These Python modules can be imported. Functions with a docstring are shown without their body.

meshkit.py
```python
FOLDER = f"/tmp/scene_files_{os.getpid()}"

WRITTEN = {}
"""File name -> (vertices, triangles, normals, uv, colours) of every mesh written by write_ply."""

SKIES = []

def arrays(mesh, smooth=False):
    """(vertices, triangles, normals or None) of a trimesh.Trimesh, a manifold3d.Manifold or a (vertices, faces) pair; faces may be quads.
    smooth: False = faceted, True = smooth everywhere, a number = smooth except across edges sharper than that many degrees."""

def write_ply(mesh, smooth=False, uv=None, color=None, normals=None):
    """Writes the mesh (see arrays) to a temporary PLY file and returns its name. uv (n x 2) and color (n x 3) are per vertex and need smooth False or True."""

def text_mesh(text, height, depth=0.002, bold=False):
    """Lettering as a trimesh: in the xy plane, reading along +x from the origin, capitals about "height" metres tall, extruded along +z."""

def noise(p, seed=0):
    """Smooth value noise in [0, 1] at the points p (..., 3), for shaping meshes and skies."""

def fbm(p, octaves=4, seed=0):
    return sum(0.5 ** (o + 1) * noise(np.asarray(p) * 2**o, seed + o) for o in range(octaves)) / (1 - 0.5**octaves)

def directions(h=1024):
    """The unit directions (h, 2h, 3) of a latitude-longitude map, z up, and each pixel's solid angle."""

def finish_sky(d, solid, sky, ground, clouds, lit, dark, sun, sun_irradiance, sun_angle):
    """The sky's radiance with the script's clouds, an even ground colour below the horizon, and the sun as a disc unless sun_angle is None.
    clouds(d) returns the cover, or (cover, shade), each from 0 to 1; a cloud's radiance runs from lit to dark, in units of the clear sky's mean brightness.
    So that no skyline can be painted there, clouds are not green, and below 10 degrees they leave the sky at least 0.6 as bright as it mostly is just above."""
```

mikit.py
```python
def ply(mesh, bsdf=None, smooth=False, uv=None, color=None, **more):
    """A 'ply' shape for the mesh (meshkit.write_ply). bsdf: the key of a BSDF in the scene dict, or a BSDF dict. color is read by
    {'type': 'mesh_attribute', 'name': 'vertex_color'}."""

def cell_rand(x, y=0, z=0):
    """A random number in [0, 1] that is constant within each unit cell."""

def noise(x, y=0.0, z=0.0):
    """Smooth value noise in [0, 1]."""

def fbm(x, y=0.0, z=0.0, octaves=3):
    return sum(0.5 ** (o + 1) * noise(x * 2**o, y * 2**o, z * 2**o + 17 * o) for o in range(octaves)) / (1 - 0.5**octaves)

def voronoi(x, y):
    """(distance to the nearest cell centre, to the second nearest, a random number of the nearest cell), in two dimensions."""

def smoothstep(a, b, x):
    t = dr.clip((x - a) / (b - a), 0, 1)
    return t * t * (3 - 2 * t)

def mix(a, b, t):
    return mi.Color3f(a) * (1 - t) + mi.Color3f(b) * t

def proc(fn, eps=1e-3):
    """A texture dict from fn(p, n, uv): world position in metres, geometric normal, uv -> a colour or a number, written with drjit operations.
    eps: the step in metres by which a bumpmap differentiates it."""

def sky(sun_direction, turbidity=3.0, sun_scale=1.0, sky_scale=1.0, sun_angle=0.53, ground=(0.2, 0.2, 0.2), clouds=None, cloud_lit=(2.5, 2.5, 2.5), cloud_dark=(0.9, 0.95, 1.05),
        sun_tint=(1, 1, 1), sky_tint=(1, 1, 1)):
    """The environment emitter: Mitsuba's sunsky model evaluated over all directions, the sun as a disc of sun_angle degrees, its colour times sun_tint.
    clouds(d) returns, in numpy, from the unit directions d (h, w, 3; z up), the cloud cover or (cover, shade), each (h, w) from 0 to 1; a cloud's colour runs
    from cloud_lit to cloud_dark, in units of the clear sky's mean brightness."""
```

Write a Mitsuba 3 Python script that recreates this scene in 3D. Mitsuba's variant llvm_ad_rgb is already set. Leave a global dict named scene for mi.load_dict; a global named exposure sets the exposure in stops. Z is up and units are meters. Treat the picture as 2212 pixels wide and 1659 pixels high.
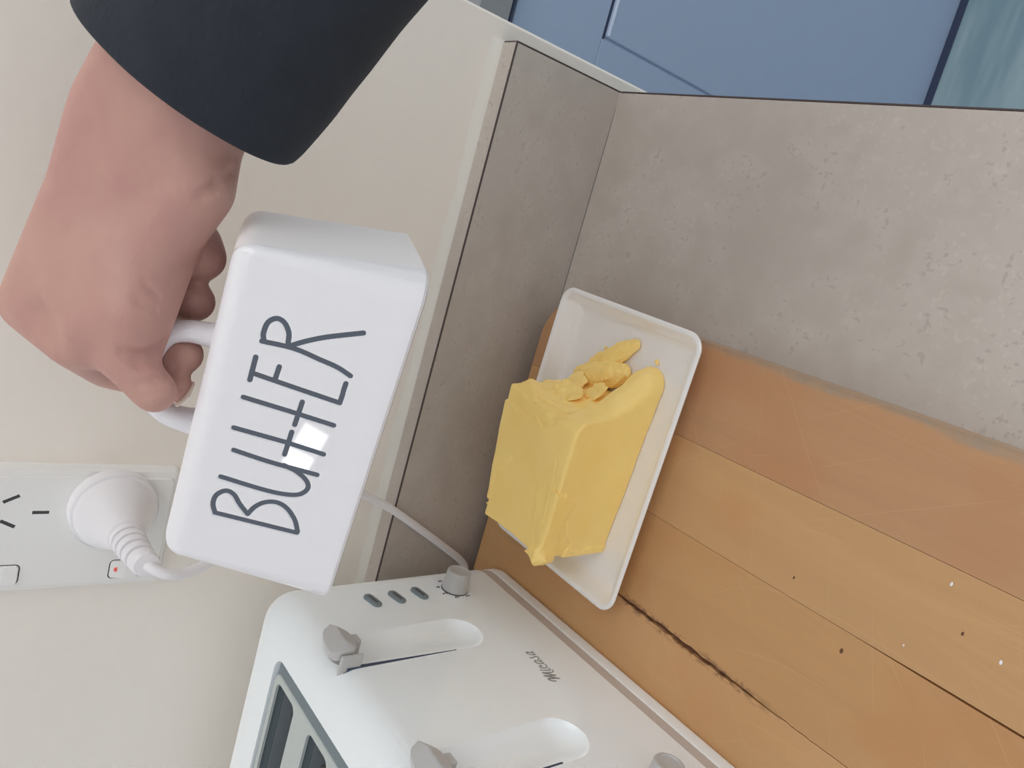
import math, random
import numpy as np, trimesh, manifold3d as m3
from scipy.ndimage import gaussian_filter
from shapely.geometry import LineString, Polygon, Point, box as sbox
from shapely.ops import unary_union
from shapely import affinity
import drjit as dr, mitsuba as mi
import mikit, meshkit
from mikit import proc, fbm, noise, voronoi, smoothstep, mix

T = mi.ScalarTransform4f
random.seed(7); np.random.seed(7)
scene, labels = {}, {}
BENCH = 0.900                                   # height of the benchtop above the floor

def W(p):                                       # bench millimetres -> world metres
    p = np.asarray(p, float)
    return p * 0.001 + np.array([0, 0, BENCH])

# ------------------------------------------------------------------ camera, light, exposure
CAM = np.array([-119.2, -443.4, 404.3])
FWD = np.array([-0.18519, 0.74586, -0.63984])
UP = np.array([0.94537, 0.31297, 0.0912])
scene['camera'] = {'type': 'perspective', 'fov': 67.02, 'fov_axis': 'x', 'near_clip': 0.01, 'far_clip': 50.0,
                   'to_world': T().look_at(origin=W(CAM).tolist(), target=(W(CAM) + FWD).tolist(), up=UP.tolist())}
exposure = -0.15
# even daylight of the bright room around the bench
scene['room_daylight'] = {'type': 'constant', 'radiance': {'type': 'rgb', 'value': [0.77, 0.775, 0.79]}}
# unseen light panel added overhead as key light, right of the bench
scene['added_light_panel'] = {'type': 'rectangle', 'to_world': T().translate([0.62, -0.68, 2.34]).rotate([1, 0, 0], 180).scale([0.6, 0.6, 1]),
                         'emitter': {'type': 'area', 'radiance': {'type': 'rgb', 'value': [3.2, 3.16, 3.1]}}}
# two panes of a far window, behind and to the left of the camera
for k, (u0, u1) in enumerate(((-0.085, 0.012), (0.026, 0.10))):
    scene['window_1__pane' + ('_001' if k else '')] = {'type': 'rectangle', 'to_world': T().look_at(origin=[-1.948, -2.285, 2.416], target=[-0.222, -0.173, 1.167], up=[0, 0, 1]).translate([(u0 + u1) / 2, 0, 0]).scale([(u1 - u0) / 2, 0.055, 1]),
                                   'emitter': {'type': 'area', 'radiance': {'type': 'rgb', 'value': [13, 13, 13.6]}}}

# ------------------------------------------------------------------ helpers
def mat(name, d):
    scene[name] = d
    return name

def rgb(r, g, b):
    """sRGB 0..255 -> linear"""
    c = np.array([r, g, b]) / 255.0
    return [float(x) for x in np.where(c <= 0.04045, c / 12.92, ((c + 0.055) / 1.055) ** 2.4)]

def C(*c):
    return {'type': 'rgb', 'value': list(c)}

def obj(key, mesh, bsdf, smooth=False, label=None, cat=None, group=None, kind=None):
    """one entry of the scene from a mesh in bench millimetres"""
    v, f, _ = meshkit.arrays(mesh, False)
    t = trimesh.Trimesh(W(v), f, process=False)
    base, n = key, 0
    while key in scene:
        n += 1
        key = f'{base}_{n:03d}'
    scene[key] = mikit.ply(t, bsdf, smooth=smooth)
    tag(key, label, cat, group, kind)
    return key

def tag(key, label=None, cat=None, group=None, kind=None):
    d = {k: v for k, v in (('label', label), ('category', cat), ('group', group), ('kind', kind)) if v}
    if d:
        labels[key] = d

def bx(x0, x1, y0, y1, z0, z1, ch=0.0):
    """box with chamfered edges"""
    if ch <= 0:
        return trimesh.creation.box(bounds=[[x0, y0, z0], [x1, y1, z1]])
    pts = []
    for sx in (0, 1):
        for sy in (0, 1):
            for sz in (0, 1):
                p = np.array([(x0, x1)[sx], (y0, y1)[sy], (z0, z1)[sz]], float)
                s = np.array([1 - 2 * sx, 1 - 2 * sy, 1 - 2 * sz]) * ch
                for k in range(3):
                    e = s.copy(); e[k] = 0
                    pts.append(p + e)
    return m3.Manifold.hull_points(np.array(pts))

def tri(m):
    v, f, _ = meshkit.arrays(m, False)
    return trimesh.Trimesh(v, f, process=False)

def man(m):
    if hasattr(m, 'to_mesh'):
        return m
    t = trimesh.Trimesh(np.asarray(m.vertices), np.asarray(m.faces), process=True)
    if t.volume < 0:
        t.invert()
    return m3.Manifold(m3.Mesh(vert_properties=np.asarray(t.vertices, np.float32), tri_verts=np.asarray(t.faces, np.uint32)))

def rrect(hx, hy, r, n=8):
    r = min(r, hx - .01, hy - .01)
    a = np.linspace(0, np.pi / 2, n + 1)
    out = []
    for k, (sx, sy) in enumerate(((1, 1), (-1, 1), (-1, -1), (1, -1))):
        t = a + k * np.pi / 2
        out.append(np.stack([sx * (hx - r) + r * np.cos(t), sy * (hy - r) + r * np.sin(t)], 1))
    return np.vstack(out)

def loft(rings):
    """closed solid through rings of equal point count, capped with fans"""
    n = len(rings[0])
    v = np.vstack(rings)
    i = np.arange(n)
    f = []
    for k in range(len(rings) - 1):
        a, b = k * n + i, k * n + (i + 1) % n
        f += [np.stack([a, b, b + n], 1), np.stack([a, b + n, a + n], 1)]
    c0, c1 = len(v), len(v) + 1
    v = np.vstack([v, rings[0].mean(0), rings[-1].mean(0)])
    f += [np.stack([(i + 1) % n, i, np.full(n, c0)], 1)]
    e = (len(rings) - 1) * n
    f += [np.stack([e + i, e + (i + 1) % n, np.full(n, c1)], 1)]
    t = trimesh.Trimesh(v, np.vstack(f), process=False)
    if t.volume < 0:
        t.invert()
    return t

def rr_loft(hx, hy, r, prof, cx=0, cy=0, n=8):
    """prof: (inset, z) pairs"""
    rings = []
    for ins, z in prof:
        p = rrect(hx - ins, hy - ins, max(r - ins, 0.4), n)
        rings.append(np.column_stack([p[:, 0] + cx, p[:, 1] + cy, np.full(len(p), z)]))
    return loft(rings)

def arc(x0, z0, x1, z1, n, bulge='out'):
    """quarter arc in (inset, z) from a to b; vertical first if bulge == 'out'"""
    t = np.linspace(0, np.pi / 2, n + 1)[1:]
    if bulge == 'out':
        return [(x0 + (x1 - x0) * (1 - math.cos(a)), z0 + (z1 - z0) * math.sin(a)) for a in t]
    return [(x0 + (x1 - x0) * math.sin(a), z0 + (z1 - z0) * (1 - math.cos(a))) for a in t]

def spline(pts, n=8):
    p = np.asarray(pts, float)
    p = np.vstack([2 * p[0] - p[1], p, 2 * p[-1] - p[-2]])
    out = []
    for k in range(1, len(p) - 2):
        for t in np.linspace(0, 1, n, endpoint=False):
            a, b, c, d = p[k - 1:k + 3]
            out.append(.5 * (2 * b + (c - a) * t + (2 * a - 5 * b + 4 * c - d) * t * t + (3 * b - a - 3 * c + d) * t ** 3))
    out.append(p[-2])
    return np.array(out)

def sweep(path, ra, rb=None, n=16, side=None):
    """tube along a path; ra along the frame's first axis, rb along the second; side = fixed second axis"""
    p = np.asarray(path, float)
    ra = np.broadcast_to(ra, len(p)); rb = ra if rb is None else np.broadcast_to(rb, len(p))
    t = np.gradient(p, axis=0); t /= np.linalg.norm(t, axis=1, keepdims=True)
    rings, u = [], None
    for k in range(len(p)):
        if side is not None:
            b = np.asarray(side, float)
            a = np.cross(b, t[k]); a /= np.linalg.norm(a); b = np.cross(t[k], a)
        else:
            if u is None:
                u = np.cross(t[k], [0.3, 0.2, 0.93])
            u = u - t[k] * (u @ t[k]); u /= np.linalg.norm(u)
            a, b = u, np.cross(t[k], u)
        g = np.arange(n) * 2 * np.pi / n
        rings.append(p[k] + ra[k] * np.cos(g)[:, None] * a + rb[k] * np.sin(g)[:, None] * b)
    return loft(rings)

def lathe(prof, n=48):
    """(r, z) profile turned round the z axis"""
    g = np.arange(n) * 2 * np.pi / n
    return loft([np.column_stack([max(r, .01) * np.cos(g), max(r, .01) * np.sin(g), np.full(n, z)]) for r, z in prof])

def basis(m, x, y, z, o):
    """mesh in local coordinates to bench coordinates"""
    v, f, _ = meshkit.arrays(m, False)
    M = np.array([x, y, z], float)
    t = trimesh.Trimesh(v @ M + np.asarray(o, float), f, process=False)
    if np.linalg.det(M) < 0:
        t.invert()
    return t

def extrude(shape, h):
    shape = shape if hasattr(shape, 'geoms') else Polygon(shape) if not hasattr(shape, 'area') else shape
    return trimesh.util.concatenate([trimesh.creation.extrude_polygon(g, h, engine='earcut') for g in getattr(shape, 'geoms', [shape])])

def isosurface(f, origin, cell):
    """surface f = 0 (f > 0 inside) by marching tetrahedra"""
    nx, ny, nz = f.shape
    idx = np.arange(f.size).reshape(f.shape)
    cor = [idx[a:nx - 1 + a, b:ny - 1 + b, c:nz - 1 + c].ravel() for a in (0, 1) for b in (0, 1) for c in (0, 1)]
    cor = np.stack(cor, 1)
    fv = f.ravel()
    s = fv[cor] > 0
    cor = cor[s.any(1) & ~s.all(1)]
    tets = np.vstack([cor[:, list(q)] for q in ((0, 1, 3, 7), (0, 3, 2, 7), (0, 2, 6, 7), (0, 6, 4, 7), (0, 4, 5, 7), (0, 5, 1, 7))])
    s = fv[tets] > 0
    tets = tets[s.any(1) & ~s.all(1)]
    s = fv[tets] > 0
    order = np.argsort(~s, axis=1, kind='stable')        # inside first
    tets = np.take_along_axis(tets, order, 1)
    k = s.sum(1)
    ed = []
    a = tets[k == 1]; ed.append(np.stack([a[:, [0, 1]], a[:, [0, 2]], a[:, [0, 3]]], 1))
    a = tets[k == 3]; ed.append(np.stack([a[:, [0, 3]], a[:, [1, 3]], a[:, [2, 3]]], 1))
    a = tets[k == 2]
    q = [a[:, [0, 2]], a[:, [0, 3]], a[:, [1, 3]], a[:, [1, 2]]]
    ed.append(np.stack([q[0], q[1], q[2]], 1)); ed.append(np.stack([q[0], q[2], q[3]], 1))
    ed = np.vstack(ed)
    ins, out = ed[..., 0], ed[..., 1]
    key = np.minimum(ins, out) * np.int64(f.size) + np.maximum(ins, out)
    uq, inv = np.unique(key.ravel(), return_inverse=True)
    a, b = uq // f.size, uq % f.size
    pos = lambda i: np.stack(np.unravel_index(i, f.shape), -1) * cell + np.asarray(origin)
    t = (fv[a] / (fv[a] - fv[b]))[:, None]
    v = pos(a) * (1 - t) + pos(b) * t
    tr = inv.reshape(-1, 3)
    outward = (pos(out) - pos(ins)).sum(1)
    n = np.cross(v[tr[:, 1]] - v[tr[:, 0]], v[tr[:, 2]] - v[tr[:, 0]])
    flip = (n * outward).sum(1) < 0
    tr[flip] = tr[flip][:, ::-1]
    m = trimesh.Trimesh(v, tr, process=True)
    m.merge_vertices(digits_vertex=4)
    m.update_faces(m.nondegenerate_faces())
    m.remove_unreferenced_vertices()
    trimesh.smoothing.filter_taubin(m, lamb=.5, nu=.52, iterations=8)
    return m

def grid(lo, hi, cell):
    ax = [np.arange(a, b + cell, cell) for a, b in zip(lo, hi)]
    return np.meshgrid(*ax, indexing='ij')

def organic(hulls, P, cell=2.0, sigma=1.6, extra=None):
    """one continuous body: the union of hulls of spheres, blended by smoothing its distance field"""
    P = {k: (np.array(v[:3], float), v[3]) for k, v in P.items()}
    lo = np.min([p - r for p, r in P.values()], 0) - 12; hi = np.max([p + r for p, r in P.values()], 0) + 12
    X, Y, Z = grid(lo, hi, cell)
    F = np.full(X.shape, -8.0)
    for h in hulls:
        m = m3.Manifold.batch_hull([m3.Manifold.sphere(P[k][1], 20).translate(tuple(P[k][0])) for k in h])
        q = m.to_mesh(); v = q.vert_properties[:, :3]; t = q.tri_verts
        n = np.cross(v[t[:, 1]] - v[t[:, 0]], v[t[:, 2]] - v[t[:, 0]]); L = np.linalg.norm(n, axis=1)
        n, t = n[L > 1e-6] / L[L > 1e-6, None], t[L > 1e-6]
        d = (n * v[t[:, 0]]).sum(1)
        a = np.maximum(np.floor((v.min(0) - 9 - lo) / cell).astype(int), 0); b = np.ceil((v.max(0) + 9 - lo) / cell).astype(int) + 1
        sl = tuple(slice(i, j) for i, j in zip(a, b))
        pts = np.stack([X[sl], Y[sl], Z[sl]], -1)
        s = np.full(pts.shape[:3], -1e9)
        for k in range(0, len(n), 64):
            s = np.maximum(s, (pts @ n[k:k + 64].T - d[k:k + 64]).max(-1))
        F[sl] = np.maximum(F[sl], np.clip(-s, -8, 8))
    F = gaussian_filter(F, sigma / cell)
    if extra is not None:
        F = extra(F, X, Y, Z)
    return isosurface(F, lo, cell)

# ------------------------------------------------------------------ materials
def plastic(name, col, rough=0.35, **k):
    return mat(name, {'type': 'twosided', 'bsdf': {'type': 'principled', 'base_color': col if isinstance(col, dict) else C(*col), 'roughness': rough, 'specular': 0.5, **k}})

def bumped(name, col, rough, fn, scale, eps=5e-4, **k):
    return mat(name, {'type': 'twosided', 'bsdf': {'type': 'bumpmap', 'tex': proc(fn, eps), 'scale': scale,
               'bsdf': {'type': 'principled', 'base_color': col if isinstance(col, dict) else C(*col), 'roughness': rough, 'specular': 0.5, **k}}})

def wall_col(p, n, uv):
    a = fbm(p.x * 9, p.y * 9, p.z * 9, 4)
    return mix(rgb(226, 220, 211), rgb(232, 227, 219), a)
bumped('mat_wall', proc(wall_col), 0.55, lambda p, n, uv: fbm(p.x * 140, p.y * 140, p.z * 140, 3), 0.00025)
plastic('mat_caulk', rgb(222, 220, 212), 0.4)

def laminate(p, n, uv):
    a = fbm(p.x * 13, p.y * 13, p.z * 13, 5)
    b = fbm(p.x * 70 + 7, p.y * 70, p.z * 70, 4)
    c = fbm(p.x * 420, p.y * 420 + 3, p.z * 420, 3)
    col = mix(rgb(172, 163, 155), rgb(181, 173, 165), smoothstep(.3, .7, .6 * a + .4 * b))
    spot = smoothstep(.66, .76, c) * smoothstep(.46, .64, b)
    col = mix(col, rgb(140, 130, 123), .32 * spot)
    pale = smoothstep(.66, .76, fbm(p.x * 380 + 31, p.y * 380, p.z * 380, 3)) * smoothstep(.45, .6, a)
    return mix(col, rgb(198, 189, 182), .22 * pale)
bumped('mat_laminate', proc(laminate), 0.42, lambda p, n, uv: fbm(p.x * 300, p.y * 300, p.z * 300, 3), 0.00012)
plastic('mat_core_edge', rgb(70, 60, 60), 0.6)

def wood(base, seed):
    c0 = np.array(rgb(*base))
    def fn(p, n, uv):
        w = fbm(p.x * 22 + seed * 3.1, p.y * 3.0 + seed, 0.0, 3)
        g = fbm(p.x * 420 + 60 * w, p.y * 7.0 + seed * 5, 0.0, 3)
        s = fbm(p.x * 46 + 9 * w + seed, p.y * 5.0, 0.0, 3)
        col = mix((c0 * 0.92).tolist(), (c0 * 1.07).tolist(), .5 * g + .5 * s)
        stain = smoothstep(.52, .75, fbm(p.x * 18 + seed, p.y * 14, 2.0, 4))
        col = mix(col, (c0 * np.array([.98, .84, .78])).tolist(), .55 * stain)
        crack = smoothstep(4.5, .2, dr.abs(p.x + .322 - .0009 * dr.sin(p.y * 1000 / 61 + 3)) * 1000 + 2.5 * (noise(p.x * 900, p.y * 500) - .5)) * smoothstep(-.29, -.24, p.y) * smoothstep(-.15, -.165, p.y)
        col = mix(col, rgb(96, 62, 42), .75 * crack * smoothstep(.25, .6, noise(p.x * 700, p.y * 260, 4)))
        dirt = smoothstep(-.1555, -.1515, p.x + .004 * (noise(p.x * 60, p.y * 45, 7) - .5)) * (.55 + .45 * noise(p.y * 120, p.z * 300, 9))
        col = mix(col, rgb(146, 134, 118), .8 * dirt)
        # fine pale knife scratches
        sc = mi.Float(0)
        for k, (a, fr) in enumerate(((.55, 38), (-.8, 31), (1.9, 44), (.15, 27))):
            u = p.x * math.cos(a) + p.y * math.sin(a); v = -p.x * math.sin(a) + p.y * math.cos(a)
            d = dr.abs(u * fr + 1.1 * (noise(v * 9, k * 3.3) - .5) - dr.floor(u * fr + 1.1 * (noise(v * 9, k * 3.3) - .5)) - .5)
            on = smoothstep(.56, .68, noise(v * 22 + 5 * k, dr.floor(u * fr) * 1.7))
            sc = dr.maximum(sc, (1 - smoothstep(.004, .011, d)) * on)
        return mix(col, rgb(208, 174, 134), .2 * sc)
    return fn
WOODS = [(176, 134, 97), (186, 145, 100), (181, 139, 93), (186, 145, 100)]
for k, w in enumerate(WOODS):
    plastic(f'mat_wood_{k}', proc(wood(w, k * 2.7)), 0.5)
plastic('mat_wood_dark', rgb(96, 62, 44), 0.8)

plastic('mat_ceramic', rgb(226, 226, 230), 0.03)
plastic('mat_dish', rgb(226, 224, 222), 0.08)
plastic('mat_lettering', rgb(78, 86, 98), 0.35)

def butter_col(p, n, uv):
    a = fbm(p.x * 60, p.y * 60, p.z * 60, 4)
    return mix(rgb(240, 206, 118), rgb(246, 216, 136), a)
bumped('mat_butter', proc(butter_col), 0.34, lambda p, n, uv: fbm(p.x * 120, p.y * 60, p.z * 200, 4), 0.0012)

plastic('mat_toaster', rgb(230, 236, 239), 0.16)
plastic('mat_toaster_grey', rgb(176, 176, 175), 0.35)
plastic('mat_stripe', rgb(186, 180, 176), 0.4)
plastic('mat_slate', rgb(112, 124, 130), 0.4)
plastic('mat_plate', rgb(176, 184, 182), 0.35)
plastic('mat_liner', rgb(150, 158, 164), 0.35, metallic=0.3)
plastic('mat_dark', rgb(58, 70, 92), 0.6)
plastic('mat_mark', rgb(78, 76, 80), 0.5)
plastic('mat_logo', rgb(140, 140, 140), 0.35)
plastic('mat_wire', rgb(170, 165, 160), 0.25, metallic=0.8)

plastic('mat_socket', rgb(226, 226, 224), 0.28)
plastic('mat_slot', rgb(62, 66, 66), 0.7)
plastic('mat_red', rgb(240, 110, 100), 0.5)
plastic('mat_cord', rgb(222, 221, 224), 0.38)

plastic('mat_blue', rgb(146, 164, 190), 0.4)
plastic('mat_blue_highlight', rgb(190, 203, 224), 0.4)
plastic('mat_dark_strip', rgb(48, 58, 84), 0.8)
plastic('mat_grey_top', rgb(128, 132, 136), 0.5)

def floor_col(p, n, uv):
    a = fbm(p.x * 2.2, p.y * 16, 0.0, 4)
    b = fbm(p.x * 8, p.y * 60, 3.0, 3)
    return mix(rgb(118, 146, 156), rgb(150, 172, 178), smoothstep(.3, .7, .6 * a + .4 * b))
plastic('mat_floor', proc(floor_col), 0.5)

def skin_col(p, n, uv):
    a = fbm(p.x * 40, p.y * 40, p.z * 40, 4)
    b = fbm(p.x * 140, p.y * 140, p.z * 140, 3)
    c = mix(rgb(178, 138, 127), rgb(170, 126, 120), smoothstep(.25, .75, a))
    return mix(c, rgb(192, 150, 134), .35 * b)
bumped('mat_skin', proc(skin_col), 0.5, lambda p, n, uv: fbm(p.x * 700, p.y * 700, p.z * 700, 2), 0.00012, sheen=0.2)
plastic('mat_nail', rgb(214, 200, 188), 0.25)
bumped('mat_fabric', proc(lambda p, n, uv: mix(rgb(29, 35, 44), rgb(38, 44, 53), fbm(p.x * 90, p.y * 90, p.z * 90, 3))), 0.9,
       lambda p, n, uv: fbm(p.x * 900, p.y * 900, p.z * 900, 2), 0.0004, sheen=0.6)

tag('added_light_panel', 'square light panel added out of view above the kitchen', 'lamp')
tag('window_1', None, None, None, 'structure')
def window_frame():
    m = man(trimesh.creation.box(bounds=[[-115, -85, -40], [130, 85, -4]]))
    for u0, u1 in ((-85, 12), (26, 100)):
        m = m - man(trimesh.creation.box(bounds=[[u0, -55, -60], [u1, 55, 10]]))
    return m
wz = np.array([-0.222, -0.173, 1.167]) - np.array([-1.948, -2.285, 2.416]); wz /= np.linalg.norm(wz)
wx = np.cross([0, 0, 1], wz); wx /= np.linalg.norm(wx)
obj('window_1__frame', basis(window_frame(), wx, np.cross(wz, wx), wz, (np.array([-1.948, -2.285, 2.416]) - [0, 0, BENCH]) * 1000), 'mat_caulk')
# ------------------------------------------------------------------ setting: floor, wall
obj('floor', bx(-2600, 2600, -2600, 2600, -920, -900), 'mat_floor', kind='structure')
WY = 16.8                                        # the wall's painted face
obj('wall_back', bx(-2600, 13.5, WY, 125, -900, 1500, 2.0), 'mat_wall', kind='structure')
# smeared bead of sealant between wall and upstand
xs = np.arange(-700, 2, 4.0)
hh = 105.5 + 4.5 * meshkit.fbm(np.column_stack([xs * .035, xs * 0, xs * 0]), 3, 5)
bead = []
for x, h in zip(xs, hh):
    bead.append(np.array([[x, WY + .5, 99.5], [x, WY - 2.2, 99.5], [x, WY - 2.0, 101.2], [x, WY - .7, 100 + (h - 100) * .6], [x, WY - .15, h], [x, WY + .5, h]]))
obj('wall_back__sealant_bead', loft(bead), 'mat_caulk', smooth=50)

# ------------------------------------------------------------------ blue cabinet beyond the end of the wall
CY = 260.0
obj('base_cabinet__carcass', bx(-60, 1300, CY + 3, CY + 560, -899.5, -67), 'mat_blue', label=None)
obj('base_cabinet__top_rail', bx(-60, 1300, CY, CY + 20, -188, -67, .8), 'mat_blue')
obj('base_cabinet__stile', bx(-60, 112.5, CY + .4, CY + 20, -899, -188.6, .8), 'mat_blue')
obj('base_cabinet__door', bx(115.5, 640, CY - .5, CY + 20, -899, -192.6, 1.2), 'mat_blue', label='large flat blue-grey cupboard door')
obj('base_cabinet__gap_strip', bx(112.5, 640, CY + 2, CY + 4, -192.6, -188), 'mat_dark_strip')
obj('base_cabinet__highlight_strip', bx(117, 640, CY - 1.4, CY, -197.5, -194.0, .5), 'mat_blue_highlight', label='pale strip painting a highlight along the top edge of the door')  # highlight on the door top edge, put in as a paler strip
obj('base_cabinet__floor_strip', bx(-60, 1300, CY - 13, CY - .6, -899.8, -897.5, .5), 'mat_dark_strip', label='dark strip along the floor')  # dark strip lying on the floor along the cabinet front
tag('base_cabinet', 'blue-grey painted kitchen cabinet standing on the floor beyond the end of the wall', 'cabinet')
obj('grey_worktop', bx(-60, 1300, CY - 14, CY + 600, -53, -15, 1.5), 'mat_grey_top', label='grey worktop lying on the blue-grey cabinet, its edge at the top of the photo', cat='worktop')
obj('grey_worktop__shadow_strip', bx(-60, 1300, CY + 6, CY + 560, -67, -53), 'mat_dark_strip')  # shadow under the worktop, painted as a dark strip

# ------------------------------------------------------------------ benchtop with upstand
tag('benchtop', 'beige-grey stone-pattern laminate benchtop with a low upstand along the wall', 'countertop')
obj('benchtop__slab', bx(-1500, -.8, -620, 0, -33, 0, .4), 'mat_laminate')
obj('benchtop__upstand', bx(-1500, -.8, 0, WY, 0, 99.2, .3), 'mat_laminate', label='upright laminate strip against the wall')
obj('benchtop__edge_line', bx(-1500, -.4, -.35, .5, 98.9, 99.9, .15), 'mat_core_edge', label='thin dark line along the upstand top')
obj('benchtop__edge_line', bx(-.8, 0, -.3, WY - 1, 0, 99.6, .1), 'mat_core_edge')
obj('benchtop__edge_line', bx(-.8, .1, -620, 0, -33, .2, .1), 'mat_core_edge', label='thin dark line along the end of the slab')
obj('benchtop__cap_strip', bx(-1500, -1.0, .8, WY - .5, 99.2, 100.0, .1), 'mat_laminate', label='top edge of the upstand')

# ------------------------------------------------------------------ chopping board of planks
tag('chopping_board', 'large scratched chopping board of wide honey-coloured planks lying on the benchtop', 'chopping board')
BX0, BX1, BY0, BY1, BZ = -600.0, -150.0, -470.0, -10.5, 20.0
def round_outline():
    a = sbox(BX0 + 20, BY0 + 20, BX1 - 20, BY1 - 20).buffer(20, quad_segs=8)
    big = sbox(BX0 + 38, BY0 + 38, BX1 - 38, BY1 - 38).buffer(38, quad_segs=10)      # the worn corners by the wall
    return a.intersection(big.union(sbox(BX0, BY0, BX1, BY0 + 100)))
outline = round_outline()
obj('chopping_board__core', man(extrude(outline.buffer(-2.5), 16.5)).translate((0, 0, .6)), 'mat_wood_dark')
joints = [BX1, -209, -262, -322, -380, -440, -500, -552, BX0]
def joint_x(k, y):
    j = joints[k]
    if 0 < k < len(joints) - 1:
        return j + .9 * np.sin(y / 61.0 + k) * (1.0 if k == 3 else .25) + (.8 * (meshkit.noise(np.column_stack([y * .25, y * 0, y * 0 + k])) - .5) if k == 3 else 0)
    return j + 0 * y
ys = np.arange(BY0, BY1 + 1, 3.0)
for k in range(len(joints) - 1):
    def gap(kk):
        if kk == 3:       # burnt, widened crack
            return .15 + 1.25 * np.exp(-((ys + 205) / 48.0) ** 2) * (.6 + .8 * meshkit.noise(np.column_stack([ys * .2, ys * 0, ys * 0])))
        if kk == 2:       # crack opening towards the front
            return .08 + .45 / (1 + np.exp((ys + 318) / 9))
        return np.full(len(ys), .09)
    hi_ = joint_x(k, ys) - (gap(k) if k > 0 else 0)
    lo_ = joint_x(k + 1, ys) + (gap(k + 1) if k + 1 < len(joints) - 1 else 0)
    poly = Polygon(np.vstack([np.column_stack([hi_, ys]), np.column_stack([lo_, ys])[::-1]])).buffer(0).intersection(outline)
    body = man(extrude(poly, 18.6)).translate((0, 0, .3))
    parts = [body]
    for zz, ed in ((18.9, outline.buffer(-.35)), (19.3, outline.buffer(-.9)), (19.65, outline.buffer(-1.7))):
        parts.append(man(extrude(poly.intersection(ed), .4)).translate((0, 0, zz - .03)))
    m = m3.Manifold.batch_boolean(parts, m3.OpType.Add)
    obj('chopping_board__plank', m, f'mat_wood_{k % 4}', smooth=False)

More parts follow.
